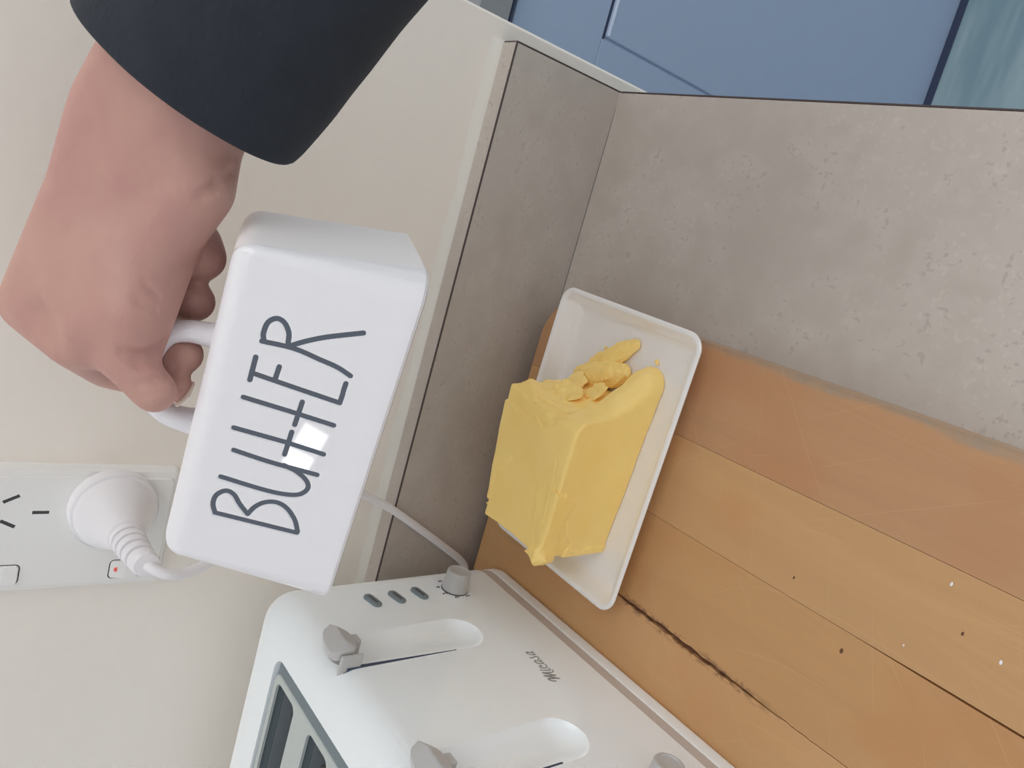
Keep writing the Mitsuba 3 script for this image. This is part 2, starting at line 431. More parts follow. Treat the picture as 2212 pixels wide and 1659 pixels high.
# ------------------------------------------------------------------ butter dish
DC = (-236.6, -102.3)
prof = [(21, 20.1), (19.5, 20.2), (17.5, 21.5), (10, 26.5), (3.0, 32.2)] + [(1.0, 34.0), (.2, 35.2), (.1, 35.9), (.8, 36.6), (2.2, 36.9), (3.6, 36.5), (4.8, 35.2)] + [(7.5, 30.5), (10, 27.2), (12.5, 25.8), (15, 25.2), (18, 25.0), (30, 24.9)]
dish = rr_loft(92.1, 64.3, 11.5, prof, n=10)
dish.apply_transform(trimesh.transformations.rotation_matrix(-.02, [0, 0, 1]))
dish.apply_translation([DC[0], DC[1], 0])
tag('butter_dish', 'white rectangular ceramic butter dish on the chopping board, holding the butter', 'butter dish')
obj('butter_dish__tray', dish, 'mat_dish', smooth=50)

# ------------------------------------------------------------------ butter
def butter_block():
    cell = 0.8
    X, Y, Z = grid((-316, -150, 22), (-166, -52, 96), cell)
    yf = -143.0 + (-186 - X) / 116 * 7.6
    n1 = meshkit.fbm(np.stack([X, Y, Z], -1) * .035, 3, 3) - .5
    n2 = meshkit.fbm(np.stack([X, Y, Z], -1) * .12, 3, 11) - .5
    n3 = meshkit.fbm(np.stack([X, Y, Z], -1) * .3, 2, 8) - .5
    t = np.clip((Y - yf) / 74.0, 0, 1)                     # 0 front .. 1 back
    ztop = 86.6 - 4.5 * np.clip((-215 - X) / 85, 0, 1) - 3.0 * np.sin(np.pi * t) * np.clip((-205 - X) / 60, .3, 1) - 1.5 * t + 2.4 * n1
    yb = -68.0 + .05 * (X + 250) + 2.0 * n1
    # right end: convex lip at the front, scooped behind it
    zc = [26, 34, 43, 50, 59, 70, 82, 88]
    prof_x = [[-186, -192, -198, -203, -208, -209.5, -212, -219], [-175.5, -178.5, -188, -195, -203, -209, -214, -221], [-176.5, -180, -190, -197, -205, -210, -215, -221],
              [-199, -201, -205, -208, -211, -214, -218, -223], [-203, -204, -206, -208, -210, -212, -214, -218], [-204, -205, -206, -207, -208, -208.5, -209, -211]]
    tk = [0, .17, .25, .36, .7, .95]
    px = np.stack([np.interp(Z, zc, q) for q in prof_x])
    k = np.clip(np.searchsorted(tk, t.ravel(), side='right') - 1, 0, len(tk) - 2).reshape(t.shape)
    lo_t, hi_t = np.take(tk, k), np.take(tk, k + 1)
    w = np.clip((t - lo_t) / (hi_t - lo_t), 0, 1)
    w = np.where(k == 0, np.sqrt(w * (2 - w)), w * w * (3 - 2 * w))
    xr = np.take_along_axis(px, k[None], 0)[0] * (1 - w) + np.take_along_axis(px, k[None] + 1, 0)[0] * w
    a = np.clip((t - .22) / .12, 0, 1)
    xr = xr + (4.4 * n2 + 2.0 * n3) * (.2 + a) + 3 * n1
    xl = -302.0 + 3.5 * n1 + 1.6 * n2 - 3.0 * np.clip((Z - 62) / 20, 0, 1) + 1.5 * np.clip((50 - Z) / 20, 0, 1)
    d = np.minimum.reduce([Y - yf + 1.2 * n1, yb - Y, ztop - Z, Z - 25.0, xr - X, X - xl])
    # squeezed flanges on the left end
    def blob(cx, cy, cz, rx, ry, rz):
        q = np.sqrt(((X - cx) / rx) ** 2 + ((Y - cy) / ry) ** 2 + ((Z - cz) / rz) ** 2)
        return (1 - q) * min(rx, ry, rz) + 3.0 * n3
    for c in ((-301, -135.5, 78, 4.5, 2.6, 7), (-301.5, -128, 82, 3.0, 9, 1.8), (-299, -67.5, 79.5, 6.5, 5, 1.8), (-302, -76, 80.5, 3, 9, 1.8), (-208.5, -81, 84, 6, 5, 1.8)):
        d = np.maximum(d, blob(*c))
    # knife lines
    def seg(p, q, w, dep):
        p, q = np.array(p, float), np.array(q, float)
        D = q - p; L2 = D @ D
        s = np.clip(((X - p[0]) * D[0] + (Y - p[1]) * D[1] + (Z - p[2]) * D[2]) / L2, 0, 1)
        r = np.sqrt((X - p[0] - s * D[0]) ** 2 + (Y - p[1] - s * D[1]) ** 2 + (Z - p[2] - s * D[2]) ** 2)
        return dep * np.clip(1 - r / w, 0, 1)
    cut = 0
    for line, w, dep in (([(-241, -130, 85), (-262, -131, 84.5), (-281, -132.5, 83)], 1.5, 1.7), ([(-250, -95, 83), (-245, -106, 83), (-258, -113, 83), (-270, -116, 83)], 1.4, .8),
                         ([(-219, -88, 85), (-221, -105, 85), (-219, -118, 86)], 1.5, 1.1), ([(-277, -137.5, 70), (-287, -137, 66), (-293, -137, 58), (-298, -136, 62)], 1.5, 1.2), ([(-262, -112, 83), (-285, -118, 82)], 2.0, 1.0)):
        for p, q in zip(line, line[1:]):
            cut = np.maximum(cut, seg(p, q, w, dep))
    d = gaussian_filter(d + .5 * n2, 1.1 / cell) - cut
    # edges of smeared layers
    import shapely
    inside = lambda pts, A, B: gaussian_filter(shapely.contains_xy(Polygon(pts), A + 9 * n2 + 3 * n3, B + 7 * n2 - 3 * n3).astype(float), .4)
    d -= 1.0 * inside([(-254, -87), (-263, -81), (-272, -77), (-279, -74.5), (-288, -75), (-310, -60), (-310, -124), (-295, -124), (-284, -120), (-270, -117.5), (-262, -115), (-257, -110), (-256, -100)], X, Y) * (Z > 70)
    d -= 1.1 * inside([(-224, -85), (-226.5, -95), (-224.5, -104), (-226, -111), (-223, -120), (-200, -125), (-190, -60), (-222, -60)], X, Y) * (Z > 74)
    d += 1.3 * inside([(-264, 70), (-268, 68.5), (-272, 71), (-277, 73.5), (-281, 72), (-286, 73.5), (-290, 70), (-296, 72), (-320, 66), (-320, 110), (-255, 110), (-258, 80)], X, Z) * np.clip((-126 - Y) / 7, 0, 1)
    d += .8 * inside([(-306, 22), (-296, 22), (-297, 36), (-299.5, 48), (-297, 60), (-306, 62)], X, Z) * (Y < -128)
    from scipy.ndimage import label as components
    lab, n = components(d > 0)
    big = np.argmax(np.bincount(lab.ravel())[1:]) + 1
    d = np.where((d > 0) & (lab != big), -.05, d)
    return isosurface(d, (-316, -150, 22), cell)
obj('butter_block', butter_block(), 'mat_butter', smooth=True, label='big block of yellow butter on the white dish with one end scooped away', cat='butter')

def scrap(pts, flat, seed, amp=1.0):
    """pressed shaving: hull chain, squashed, wrinkled"""
    P = {str(k): (*p[:3], p[3]) for k, p in enumerate(pts)}
    def ex(F, X, Y, Z):
        return F + amp * (meshkit.fbm(np.stack([X, Y, Z * 1.5], -1) * .22, 3, seed) - .5) * 2
    m = organic([(str(k), str(k + 1)) for k in range(len(pts) - 1)], P, .7, .5, ex)
    z0 = min(p[2] for p in pts)
    m.vertices[:, 2] = z0 + (m.vertices[:, 2] - z0) * flat
    m.vertices[:, 2] += 24.8 - m.vertices[:, 2].min()
    return m
SG = 'butter scraps on the dish'
obj('butter_scrap', scrap([(-166, -110.5, 31, 3.6), (-170.5, -105.5, 32, 5.6), (-176.5, -99, 33, 7.0), (-183, -91, 33, 7.0), (-188, -81, 32, 5)], .42, 1, 2.0), 'mat_butter', smooth=True,
    label='long flat flake of butter lying furthest from the block on the dish', cat='butter scrap', group=SG)
obj('butter_scrap', scrap([(-186, -110, 31, 6), (-190, -101, 34, 8.5), (-195, -89, 35, 9), (-198, -76, 32, 7.5)], .62, 2, 2.2), 'mat_butter', smooth=True,
    label='broad ragged sheet of butter lying against the scooped end of the block', cat='butter scrap', group=SG)
obj('butter_scrap', scrap([(-184, -101, 33, 3.5), (-188, -94, 36, 5.0), (-192, -92, 36, 4)], .9, 3, 1.5), 'mat_butter', smooth=True,
    label='small lump of butter on the broad sheet, beside the long flake', cat='butter scrap', group=SG)
obj('butter_scrap', scrap([(-175.2, -84.5, 28, 1.3), (-176.5, -85.3, 28, 1.0)], .8, 4, .4), 'mat_butter', smooth=True,
    label='tiny crumb of butter on the dish beside the long flake', cat='butter scrap', group=SG)
obj('butter_scrap', scrap([(-171.2, -130.5, 28, 1.5), (-172.8, -132.0, 28, 1.1)], .8, 5, .4), 'mat_butter', smooth=True,
    label='tiny crumb of butter just off the front corner of the block', cat='butter scrap', group=SG)
# curled shavings on the scooped end
def petal(c, nrm_, along, la, lb, th, bend, seed):
    m = trimesh.creation.icosphere(subdivisions=4)
    v = m.vertices * [la, lb, th]
    q = meshkit.fbm(v * .22 + seed, 3, seed) - .5
    v[:, :2] *= (1 + .7 * q)[:, None]
    v[:, 2] += bend * (v[:, 0] / la) ** 2 * la * .5 + 2.2 * q
    n = np.array(nrm_, float); n /= np.linalg.norm(n)
    a = np.array(along, float); a -= n * (a @ n); a /= np.linalg.norm(a)
    return basis(trimesh.Trimesh(v, m.faces, process=False), a, np.cross(n, a), n, c)
obj('butter_block__shaving', petal((-206.5, -93, 54), (.75, -.1, .65), (.1, 1, .1), 12, 8, 1.5, .35, 21), 'mat_butter', smooth=True)
obj('butter_block__shaving', petal((-202, -107, 44), (.6, .25, .75), (.2, 1, -.1), 9, 7, 1.3, .5, 22), 'mat_butter', smooth=True)
obj('butter_block__shaving', petal((-202, -81, 42), (.65, .1, .7), (.3, 1, .2), 10, 8, 1.5, -.3, 23), 'mat_butter', smooth=True)

# ------------------------------------------------------------------ butter dish lid, held in the air
LR = np.array([[0.98839, 0.14852, 0.03217], [-0.15042, 0.92612, 0.34595], [0.02158, -0.34677, 0.9377]])
LT = np.array([-213.38, -147.43, 228.29])
LL, LW, LH, LTP = 154.8, 84.6, 71.2, 10.0
def lid_place(m):
    v, f, _ = meshkit.arrays(m, False)
    return trimesh.Trimesh(v @ LR.T + LT, f, process=False)
slope = LTP / LH
R1 = 9.0
prof_o = [(3.2, 0), (1.2, .6), (.35, 1.9), (.35, 3.4)] + [(slope * z, z) for z in (6, 20, 40, LH - R1)]
prof_o += arc(slope * (LH - R1), LH - R1, slope * (LH - R1) + R1, LH, 8)
prof_o += [(30, LH + .2)]
outer = man(rr_loft(LL / 2, LW / 2, 13, prof_o, n=10))
prof_i = [(5.2, -1.0), (5.2, 2)] + [(5 + slope * z, z) for z in (8, 40, LH - 12)] + arc(5 + slope * (LH - 12), LH - 12, 12 + slope * (LH - 12), LH - 5, 5)
inner = man(rr_loft(LL / 2, LW / 2, 13, prof_i, n=10))
STROKES = [[[(-43.3, 55.1), (-43.7, 21.5)], [(-43.3, 55.1), (-39.5, 56.7), (-35.2, 56.3), (-32.2, 53.2), (-33.0, 49.8), (-36.6, 46.7), (-40.4, 42.6)], [(-40.4, 42.6), (-36.3, 40.6), (-33.2, 37.3), (-31.9, 32.8), (-33.4, 28.3), (-37.9, 23.9), (-43.0, 21.4)]], [[(-26.5, 56.4), (-27.6, 39.7), (-27.3, 30.4), (-25.7, 24.9), (-22.2, 22.5), (-18.8, 24.0), (-16.0, 28.5), (-14.6, 34.1)], [(-13.5, 54.2), (-14.5, 42.8), (-14.9, 34.0), (-15.1, 20.5)]], [[(-4.0, 56.3), (-4.4, 36.0), (-5.4, 20.4)], [(0.6, 34.7), (-9.8, 35.0)]], [[(9.7, 55.7), (9.0, 37.1), (8.1, 19.9)], [(14.3, 34.0), (4.0, 34.4)]], [[(20.4, 54.4), (19.2, 37.4), (18.1, 20.2), (21.7, 20.1), (24.2, 20.2), (26.7, 20.1)], [(27.1, 55.0), (17.4, 55.0)], [(25.9, 45.8), (20.5, 46.1)]], [[(34.0, 54.3), (34.7, 42.4), (33.3, 32.0), (32.2, 24.9), (30.3, 19.3)], [(34.7, 53.8), (37.4, 54.5), (41.8, 53.9), (44.3, 51.3), (43.6, 48.2), (40.2, 45.7), (36.3, 45.0)], [(35.5, 43.7), (38.8, 39.0), (42.9, 31.8), (48.6, 19.3)]]]
nrm = np.array([0, -LH, LTP]); nrm /= np.linalg.norm(nrm)
uax = np.array([1.0, 0, 0]); wax = np.array([0, LTP, LH]) / math.hypot(LTP, LH)
def smooth_line(s):
    return LineString(s if len(s) < 4 or s[0] == (20.4, 54.4) else spline(s, 6)[:, :2])
def strokes2d(r):
    return unary_union([smooth_line([tuple(q) for q in s]).buffer(r, quad_segs=5) for g in STROKES for s in g])
org = np.array([0, -LW / 2, 0])
def on_face(shape, d0, d1):
    return basis(extrude(shape, d1 - d0), uax, wax, np.cross(uax, wax), org + np.cross(uax, wax) * d0)
fn_ = np.cross(uax, wax)
sgn = 1.0 if fn_ @ nrm > 0 else -1.0
groove = []
for r_, dd in ((1.55, .12), (1.35, .3), (1.15, .5), (1.0, .75)):
    groove.append(man(basis(extrude(strokes2d(r_), dd + 1.0), uax, wax, fn_, org + nrm * (1.0 if sgn < 0 else -dd))))
shell = outer - inner
for g in groove:
    shell = shell - g
tag('lid', 'white glazed ceramic lid lettered BUTTER, lifted off the dish and held by the hand', 'lid')
obj('lid__shell', lid_place(shell), 'mat_ceramic', smooth=28)
for g in STROKES:
    sh = unary_union([smooth_line([tuple(q) for q in s]).buffer(.98, quad_segs=5) for s in g])
    obj('lid__letter', lid_place(basis(extrude(sh, .35), uax, wax, fn_, org + nrm * (-.45 if sgn < 0 else -.80))), 'mat_lettering',
        label='dark grey handwritten capital letter')
hp = spline([(18.5, 0, 67), (18.5, 0, 73), (18, 0, 81), (14.5, 0, 88), (6, 0, 92), (-5, 0, 92.5), (-14, 0, 90), (-20, 0, 83), (-21.8, 0, 75), (-21.8, 0, 67)], 6)
hs = np.linspace(-1, 1, len(hp))
obj('lid__handle', lid_place(sweep(hp, 4.3 + 2.6 * np.abs(hs) ** 5, 6.0 + 2 * np.abs(hs) ** 5, 20, side=(0, 1, 0))), 'mat_ceramic', smooth=60, label='white loop handle on top of the lid')

# ------------------------------------------------------------------ toaster
tag('toaster', 'white four-slice toaster with grey levers and dials standing on the chopping board', 'toaster')
TCX, TCY, THX, THY, TZ = -500.0, -163.0, 138.0, 136.0, 204.0
tp = [(6, 41.0), (.3, 41.2), (0, 42.2)] + [(4.0 * (z - 42) / 142, z) for z in (80, 130, 184)] + arc(4.0, 184, 24, TZ, 8) + [(40, TZ + .3)]
body = man(rr_loft(THX, THY, 24, tp, TCX, TCY, n=10))
RX0, RX1, RY0, RY1 = -609.0, -391.0, -253.0, -73.0
rec = sbox(RX0 + 9, RY0 + 9, RX1 - 9, RY1 - 9).buffer(9, quad_segs=6)
body = body - man(extrude(rec, 20)).translate((0, 0, 196.5))
body = body - man(trimesh.creation.box(bounds=[[-604, -248, 62], [-396, -78, 200]]))
for cy in (-113.0, -213.0):
    sc = lambda z: m3.Manifold.sphere(1, 64).scale((10, 16.5, 17)).translate((-361.2, cy, z))
    body = body - m3.Manifold.batch_hull([sc(108), sc(183)])
    body = body - man(trimesh.creation.box(bounds=[[-395, cy - 15.6, 117], [-358, cy - 13.2, 193]]))
obj('toaster__body', body, 'mat_toaster', smooth=32, label='white plastic shell')
obj('toaster__plinth', rr_loft(THX, THY, 24, [(6, 20.2), (2.2, 20.6), (.6, 22.5), (.2, 25), (.2, 31), (.8, 32.4), (6, 32.6)], TCX, TCY, n=10), 'mat_toaster', smooth=40, label='white foot of the toaster')
obj('toaster__stripe', rr_loft(THX, THY, 24, [(5, 32.2), (1.0, 32.4), (1.0, 41.1), (5, 41.2)], TCX, TCY, n=10), 'mat_stripe', smooth=40, label='grey band round the foot')
inset = Polygon(rec.exterior.coords).buffer(-.25)
plate_o = sbox(RX0 + 8, RY0 + 3.6, RX1 - 8, RY1 - 3.6)
frame = man(extrude(inset, 3.2)).translate((0, 0, 197))
top_in = sbox(RX0 + 7.5, RY0 + 3.4, RX1 - 7.5, RY1 - 3.4).buffer(0)
slots = [sbox(-597, cy - 13, -403, cy + 13).buffer(-5).buffer(5, quad_segs=5) for cy in (-94, -139, -187, -232)]
hole = unary_union(slots)
fr = loft([np.column_stack([rrect((RX1 - RX0) / 2 - i, (RY1 - RY0) / 2 - j, 8, 6) + [(RX0 + RX1) / 2, (RY0 + RY1) / 2], np.full(28, z)]) for i, j, z in ((.3, .3, 197), (.3, .3, 200.6), (7.4, 3.2, 203.0), (9, 5, 203.0))])
obj('toaster__slot_frame', man(fr) - man(extrude(hole.buffer(1.5), 40)).translate((0, 0, 180)), 'mat_slate', smooth=25, label='blue-grey sloping frame round the slots')
pl = rr_loft((RX1 - RX0) / 2 - 8, (RY1 - RY0) / 2 - 3.6, 6, [(0, 202.6), (0, 203.6), (.7, 204.2), (6, 204.3)], (RX0 + RX1) / 2, (RY0 + RY1) / 2, n=6)
obj('toaster__slot_plate', man(pl) - man(extrude(hole, 40)).translate((0, 0, 180)), 'mat_plate', smooth=25, label='pale grey plate with four bread slots')
for cy in (-94, -139, -187, -232):
    ob = man(trimesh.creation.box(bounds=[[-599, cy - 15, 70], [-401, cy + 15, 196.8]])) - man(trimesh.creation.box(bounds=[[-598, cy - 14, 71], [-402, cy + 14, 198]]))
    obj('toaster__slot_liner', ob, 'mat_liner')
    for k in range(4):
        x = -430 - 46 * k
        for s in (-1, 1):
            obj('toaster__bread_guide', sweep([(x, cy + s * 9, 75), (x, cy + s * 9, 150), (x, cy + s * 8, 175), (x, cy + s * 13, 190)], .9, n=8), 'mat_wire', smooth=True)
# levers
for cy in (-113.0, -213.0):
    sp = lambda x, y, z, r: m3.Manifold.sphere(r, 20).translate((x, cy + y, z))
    edge = spline([(-356.5, 12.5, 191), (-359, 11, 194.5), (-360, 4, 196.8), (-360, -5, 197.6), (-358.5, -10.5, 196.2), (-356.5, -11.5, 191), (-356, -10.5, 187), (-355.8, -3, 185), (-356, 5, 186), (-356.5, 12.5, 191)], 5)
    pad = m3.Manifold.batch_hull([sp(x, y, z, .9) for x, y, z in edge] + [sp(-354.6, q, 191 + .1 * -q, 1.5) for q in (-6, -2, 2, 6)] + [sp(x - 4, y * .96, 191 + (z - 191) * .94 - .4, .8) for x, y, z in edge])
    k1 = obj('toaster__lever', pad, 'mat_toaster_grey', smooth=75, label='grey push-down lever')
    st = m3.Manifold.batch_hull([m3.Manifold.sphere(1.2, 16).translate((a, cy - 13.6, z)) for a in (-372, -359.5) for z in (183.5, 194.5)])
    obj(k1 + '__stem', st, 'mat_toaster_grey', smooth=40)
    rib = m3.Manifold.batch_hull([m3.Manifold.sphere(1.3, 16).translate((a, cy + b, z)) for a in (-370, -358) for b in (-3, 2) for z in (180, 187)])
    obj(k1 + '__rib', rib, 'mat_toaster_grey', smooth=40)
    obj('toaster__lever_slit_shade', bx(-394, -365.6, cy - 15.5, cy - 13.3, 117.2, 191), 'mat_dark', label='dark fill painting the shade in the lever slit')  # shade inside the slit is painted by this dark fill
# dials with their numbers
XF = lambda z: -362.0 - 4.0 * (z - 42) / 142
def on_side(shape, d):                          # (y, z) polygons on the control face
    return basis(extrude(shape, d), (0, 1, 0), (0, .0, 1), (1, 0, 0), (0, 0, 0))
for ky in (-65.5, -261.0):
    kz = 79.5
    g = np.arange(40) * 2 * np.pi / 40
    prof_k = [(7.0, -1.0), (9.0, -.5), (9.1, .6), (8.3, 13.2), (7.8, 14.0), (6.8, 14.2), (6.2, 13.4), (2, 12.8)]
    kn = basis(lathe(prof_k, 40), (0, 1, 0), (0, 0, 1), (1, 0, 0), (XF(kz) + .3, ky, kz))
    kk = obj('toaster__dial', kn, 'mat_toaster_grey', smooth=35, label='grey browning dial')
    obj(kk + '__base_ring', basis(lathe([(8, -.6), (9.4, -.5), (9.4, .35), (9.0, .5)], 40), (0, 1, 0), (0, 0, 1), (1, 0, 0), (XF(kz) + .2, ky, kz)), 'mat_mark', smooth=35, label='dark seam under the dial')
    for ch, dy, dz in (('5', 11.6, 4.8), ('4', 4.8, 10.8), ('3', -3.9, 10.6), ('2', -9.9, 4.5), ('1', -9.9, -4.4)):
        tm = meshkit.text_mesh(ch, 3.0, .25)
        c0 = (tm.bounds[0] + tm.bounds[1]) / 2; tm.apply_translation([-c0[0], -c0[1], 0])
        obj('toaster__dial_number', basis(tm, (0, 1, 0), (0, 0, 1), (1, 0, 0), (XF(kz + dz) + .02, ky + dy, kz + dz)), 'mat_mark', label=f'printed number {ch}')
# buttons
for by, bz in ((-66, 108.5), (-67, 126.5), (-67.5, 144.5)):
    out = LineString([(-4.2, 0), (4.2, 0)]).buffer(3.4, quad_segs=8)
    bt = basis(rr_loft(7.4, 3.3, 3.2, [(0, -1.5), (0, 1.0), (.4, 1.5), (1.2, 1.7)], n=8), (0, .97, .22), (0, -.22, .97), (1, 0, 0), (XF(bz), by, bz))
    b = obj('toaster__button', bt, 'mat_slate', smooth=35, label='oval blue-grey push button')
    obj(b + '__mark', basis(extrude(LineString([(-3.6, 0), (3.6, 0)]).buffer(.8), .2), (0, .97, .22), (0, -.22, .97), (1, 0, 0), (XF(bz) + 1.62, by, bz)), 'mat_mark')
LOGO = [[(-172.8, 76.0), (-171.9, 78.3), (-170.5, 79.5), (-169.5, 79.3), (-170.3, 75.6), (-171.4, 71.8)], [(-171.4, 71.8), (-169.4, 75.1), (-166.3, 80.2)], [(-166.3, 80.2), (-167.3, 76.9), (-168.3, 72.5)], [(-168.1, 72.4), (-166.0, 75.8), (-163.6, 79.3)], [(-163.6, 79.3), (-164.7, 75.6), (-164.8, 72.1), (-164.0, 70.8), (-162.9, 70.6)], [(-161.8, 76.9), (-162.8, 72.7), (-162.2, 71.7), (-161.1, 72.1)], [(-161.0, 78.5), (-161.4, 78.0)], [(-157.8, 74.6), (-157.3, 75.8), (-158.2, 76.9), (-159.6, 76.1), (-160.1, 74.0), (-160.0, 73.0), (-159.7, 72.1), (-158.3, 71.6), (-157.1, 72.0)], [(-155.9, 72.1), (-155.4, 74.7), (-154.0, 76.3), (-152.1, 76.1), (-153.1, 73.7), (-154.5, 71.8), (-155.7, 71.6)], [(-153.1, 73.7), (-153.3, 71.8), (-152.2, 71.4)], [(-148.7, 76.9), (-149.2, 75.5), (-148.5, 72.2), (-149.6, 71.2), (-151.2, 71.8), (-151.5, 73.1)], [(-146.8, 71.5), (-146.1, 74.2), (-144.3, 75.8), (-143.0, 75.7), (-144.1, 73.0), (-145.7, 71.3), (-146.8, 71.5)], [(-144.1, 73.0), (-144.2, 71.2), (-143.5, 70.8)]]
lg = unary_union([LineString(spline(s, 4)[:, :2] if len(s) > 2 else s).buffer(.36, quad_segs=3) for s in LOGO])
obj('toaster__logo', basis(extrude(lg, .25), (0, 1, 0), (0, 0, 1), (1, 0, 0), (XF(75) + .05, 0, 0)), 'mat_logo', label='grey script lettering on the toaster side')

# ------------------------------------------------------------------ wall socket
tag('wall_socket', 'white double wall socket with rocker switches on the cream wall, above the toaster', 'power socket')
SX, SZ0, SZ1 = -348.0, 254.0, 374.0
def yplate(m, y):                               # local (x, z, out) with out = away from the wall
    return basis(m, (1, 0, 0), (0, 0, 1), (0, -1, 0), (SX, y, (SZ0 + SZ1) / 2))
hz = (SZ1 - SZ0) / 2
surround = man(yplate(rr_loft(38, hz + 3, 4, [(0, -1), (0, 3.2), (1.6, 7.5), (4, 8.4), (8, 8.5)], n=5), WY))
front = man(yplate(rr_loft(33.5, hz - 1, 3, [(0, 5), (0, 9.3), (.8, 10), (4, 10.1)], n=5), WY))
PF = WY - 10.1
slots_ = []
for ez in (323.0, 287.5):
    for dx, dz, ang in ((0, 0, 90), (8.2, 14.8, 118), (-6.6, 14.8, 62)):
        q = affinity.translate(affinity.rotate(sbox(-4.1, -1.0, 4.1, 1.0), ang), -335.6 + dx, ez + dz)
        slots_.append(q)
sw = []
for sz in (337.0, 274.5):
    sw.append(sbox(-379.0, sz - 8, -367.5, sz + 8).buffer(-2.2).buffer(2.2, quad_segs=5))
def yface(shape, y0, y1):                       # (x, z) polygon from y0 out to y1
    return basis(extrude(shape, y0 - y1), (1, 0, 0), (0, 0, 1), (0, -1, 0), (0, y0, 0))
for q in slots_:
    front = front - man(yface(q, PF + 4, PF - 2))
for q in sw:
    front = front - man(yface(q.buffer(.55), PF + 3, PF - 2))
obj('wall_socket__surround', surround, 'mat_socket', smooth=25)
obj('wall_socket__face_plate', front, 'mat_socket', smooth=25)
for q in slots_[:3]:
    obj('wall_socket__pin_slot', yface(q.buffer(-.05), PF + 3.6, PF + .5), 'mat_slot', label='dark pin slot')
for k, q in enumerate(sw):
    obj('wall_socket__switch_gap', yface(q.buffer(.5), PF + 2.9, PF + .6), 'mat_slot')
    cx, cz = q.centroid.x, q.centroid.y
    a = q.buffer(-.1)
    rk = m3.Manifold.batch_hull([man(yface(a, PF + 2, PF - .3)), man(yface(affinity.scale(affinity.translate(a, 0, -3.5), 1, .45), PF + 2, PF - 2.0))])
    s_ = obj('wall_socket__switch', rk, 'mat_socket', smooth=25, label='white rocker switch')
    if k == 1:
        obj(s_ + '__red_dot', yface(Point(cx + .2, cz + 4.4).buffer(1.5), PF + .5, PF - 1.15), 'mat_red', label='small red dot')

# ------------------------------------------------------------------ plug and cord of the toaster
tag('power_cord', 'white cord with a round plug in the socket, running behind the lid to the toaster', 'power cord')
pp = [(10, .1), (22.8, .1), (23.4, .8), (23.4, 8.2), (22.9, 9.2), (21.6, 9.6), (21.0, 11), (20.3, 15), (19.0, 18.5), (16.5, 22), (14.6, 26), (12.6, 31), (10.6, 36), (9.6, 39), (8.0, 40)]
pc = np.array([-331.8, PF, 287.5])
obj('power_cord__plug', basis(lathe(pp, 56), (1, 0, 0), (0, 0, 1), (0, -1, 0), pc), 'mat_cord', smooth=35, label='round white plug')
prof_b = [(7.6, 38.5)]
for k in range(4):
    z = 40 + 5.4 * k; r = 9.0 - .45 * k
    prof_b += [(r - .4, z), (r, z + .5), (r, z + 3.4), (r - .4, z + 3.9), (r - 2.6, z + 4.1), (r - 2.6, z + 5.2)]
prof_b += [(7.2, 61.8), (7.2, 65.5), (6.4, 67.0), (3.0, 67.4)]
bt = lathe(prof_b, 32)
v = bt.vertices.copy(); k = np.clip((v[:, 2] - 42) / 26, 0, 1) ** 2
v[:, 1] -= 5.0 * k; v[:, 0] -= 3.0 * k
obj('power_cord__strain_relief', basis(trimesh.Trimesh(v, bt.faces, process=False), (1, 0, 0), (0, 0, 1), (0, -1, 0), pc), 'mat_cord', smooth=35, label='ribbed white strain relief')
CP = [(-334.5, -58, 283.2), (-336, -63, 279), (-338, -65, 272), (-339, -62, 262), (-335, -52, 240), (-326, -36, 205), (-317, -18, 165), (-317, -6.5, 138), (-322, -4.0, 126), (-331, -4.0, 106), (-345, -4.5, 81), (-361, -5, 54), (-377, -6.5, 29), (-388, -9, 24.2), (-410, -14, 23.6)]
obj('power_cord__cable', sweep(spline(CP, 8), 2.9, n=16), 'mat_cord', smooth=True)

# ------------------------------------------------------------------ crumbs on the board
for (x, y, r_, m_, lab) in ((
    (-216.3, -327.7, 0.9, 'mat_ceramic', 'pale crumb on the chopping board, right of the thin crack'),
    (-237.6, -356.5, 0.9, 'mat_ceramic', 'pale crumb on the chopping board nearest the right edge of the photo'),
    (-272.3, -294.1, 1.0, 'mat_wood_dark', 'dark speck lying on the chopping board between the two cracks'),
    (-253.2, -319.0, 0.5, 'mat_ceramic', 'smallest pale crumb on the chopping board'),
    (-234.5, -339.2, 0.7, 'mat_wood_dark', 'brown speck on the chopping board near the two pale crumbs'),
    (-251.6, -258.4, 0.6, 'mat_wood_dark', 'small dark speck on the chopping board in the middle plank'),
)):
    ic = trimesh.creation.icosphere(subdivisions=2, radius=r_)
    ic.vertices *= np.array([1.3, .7, .5]); ic.vertices += .3 * r_ * (meshkit.noise(ic.vertices * 3 / r_ + x)[:, None] - .5)
    ic.apply_translation([x, y, BZ + .38 * r_])
    obj('crumb', ic, m_, smooth=True, label=lab, cat='crumb', group='crumbs on the chopping board')

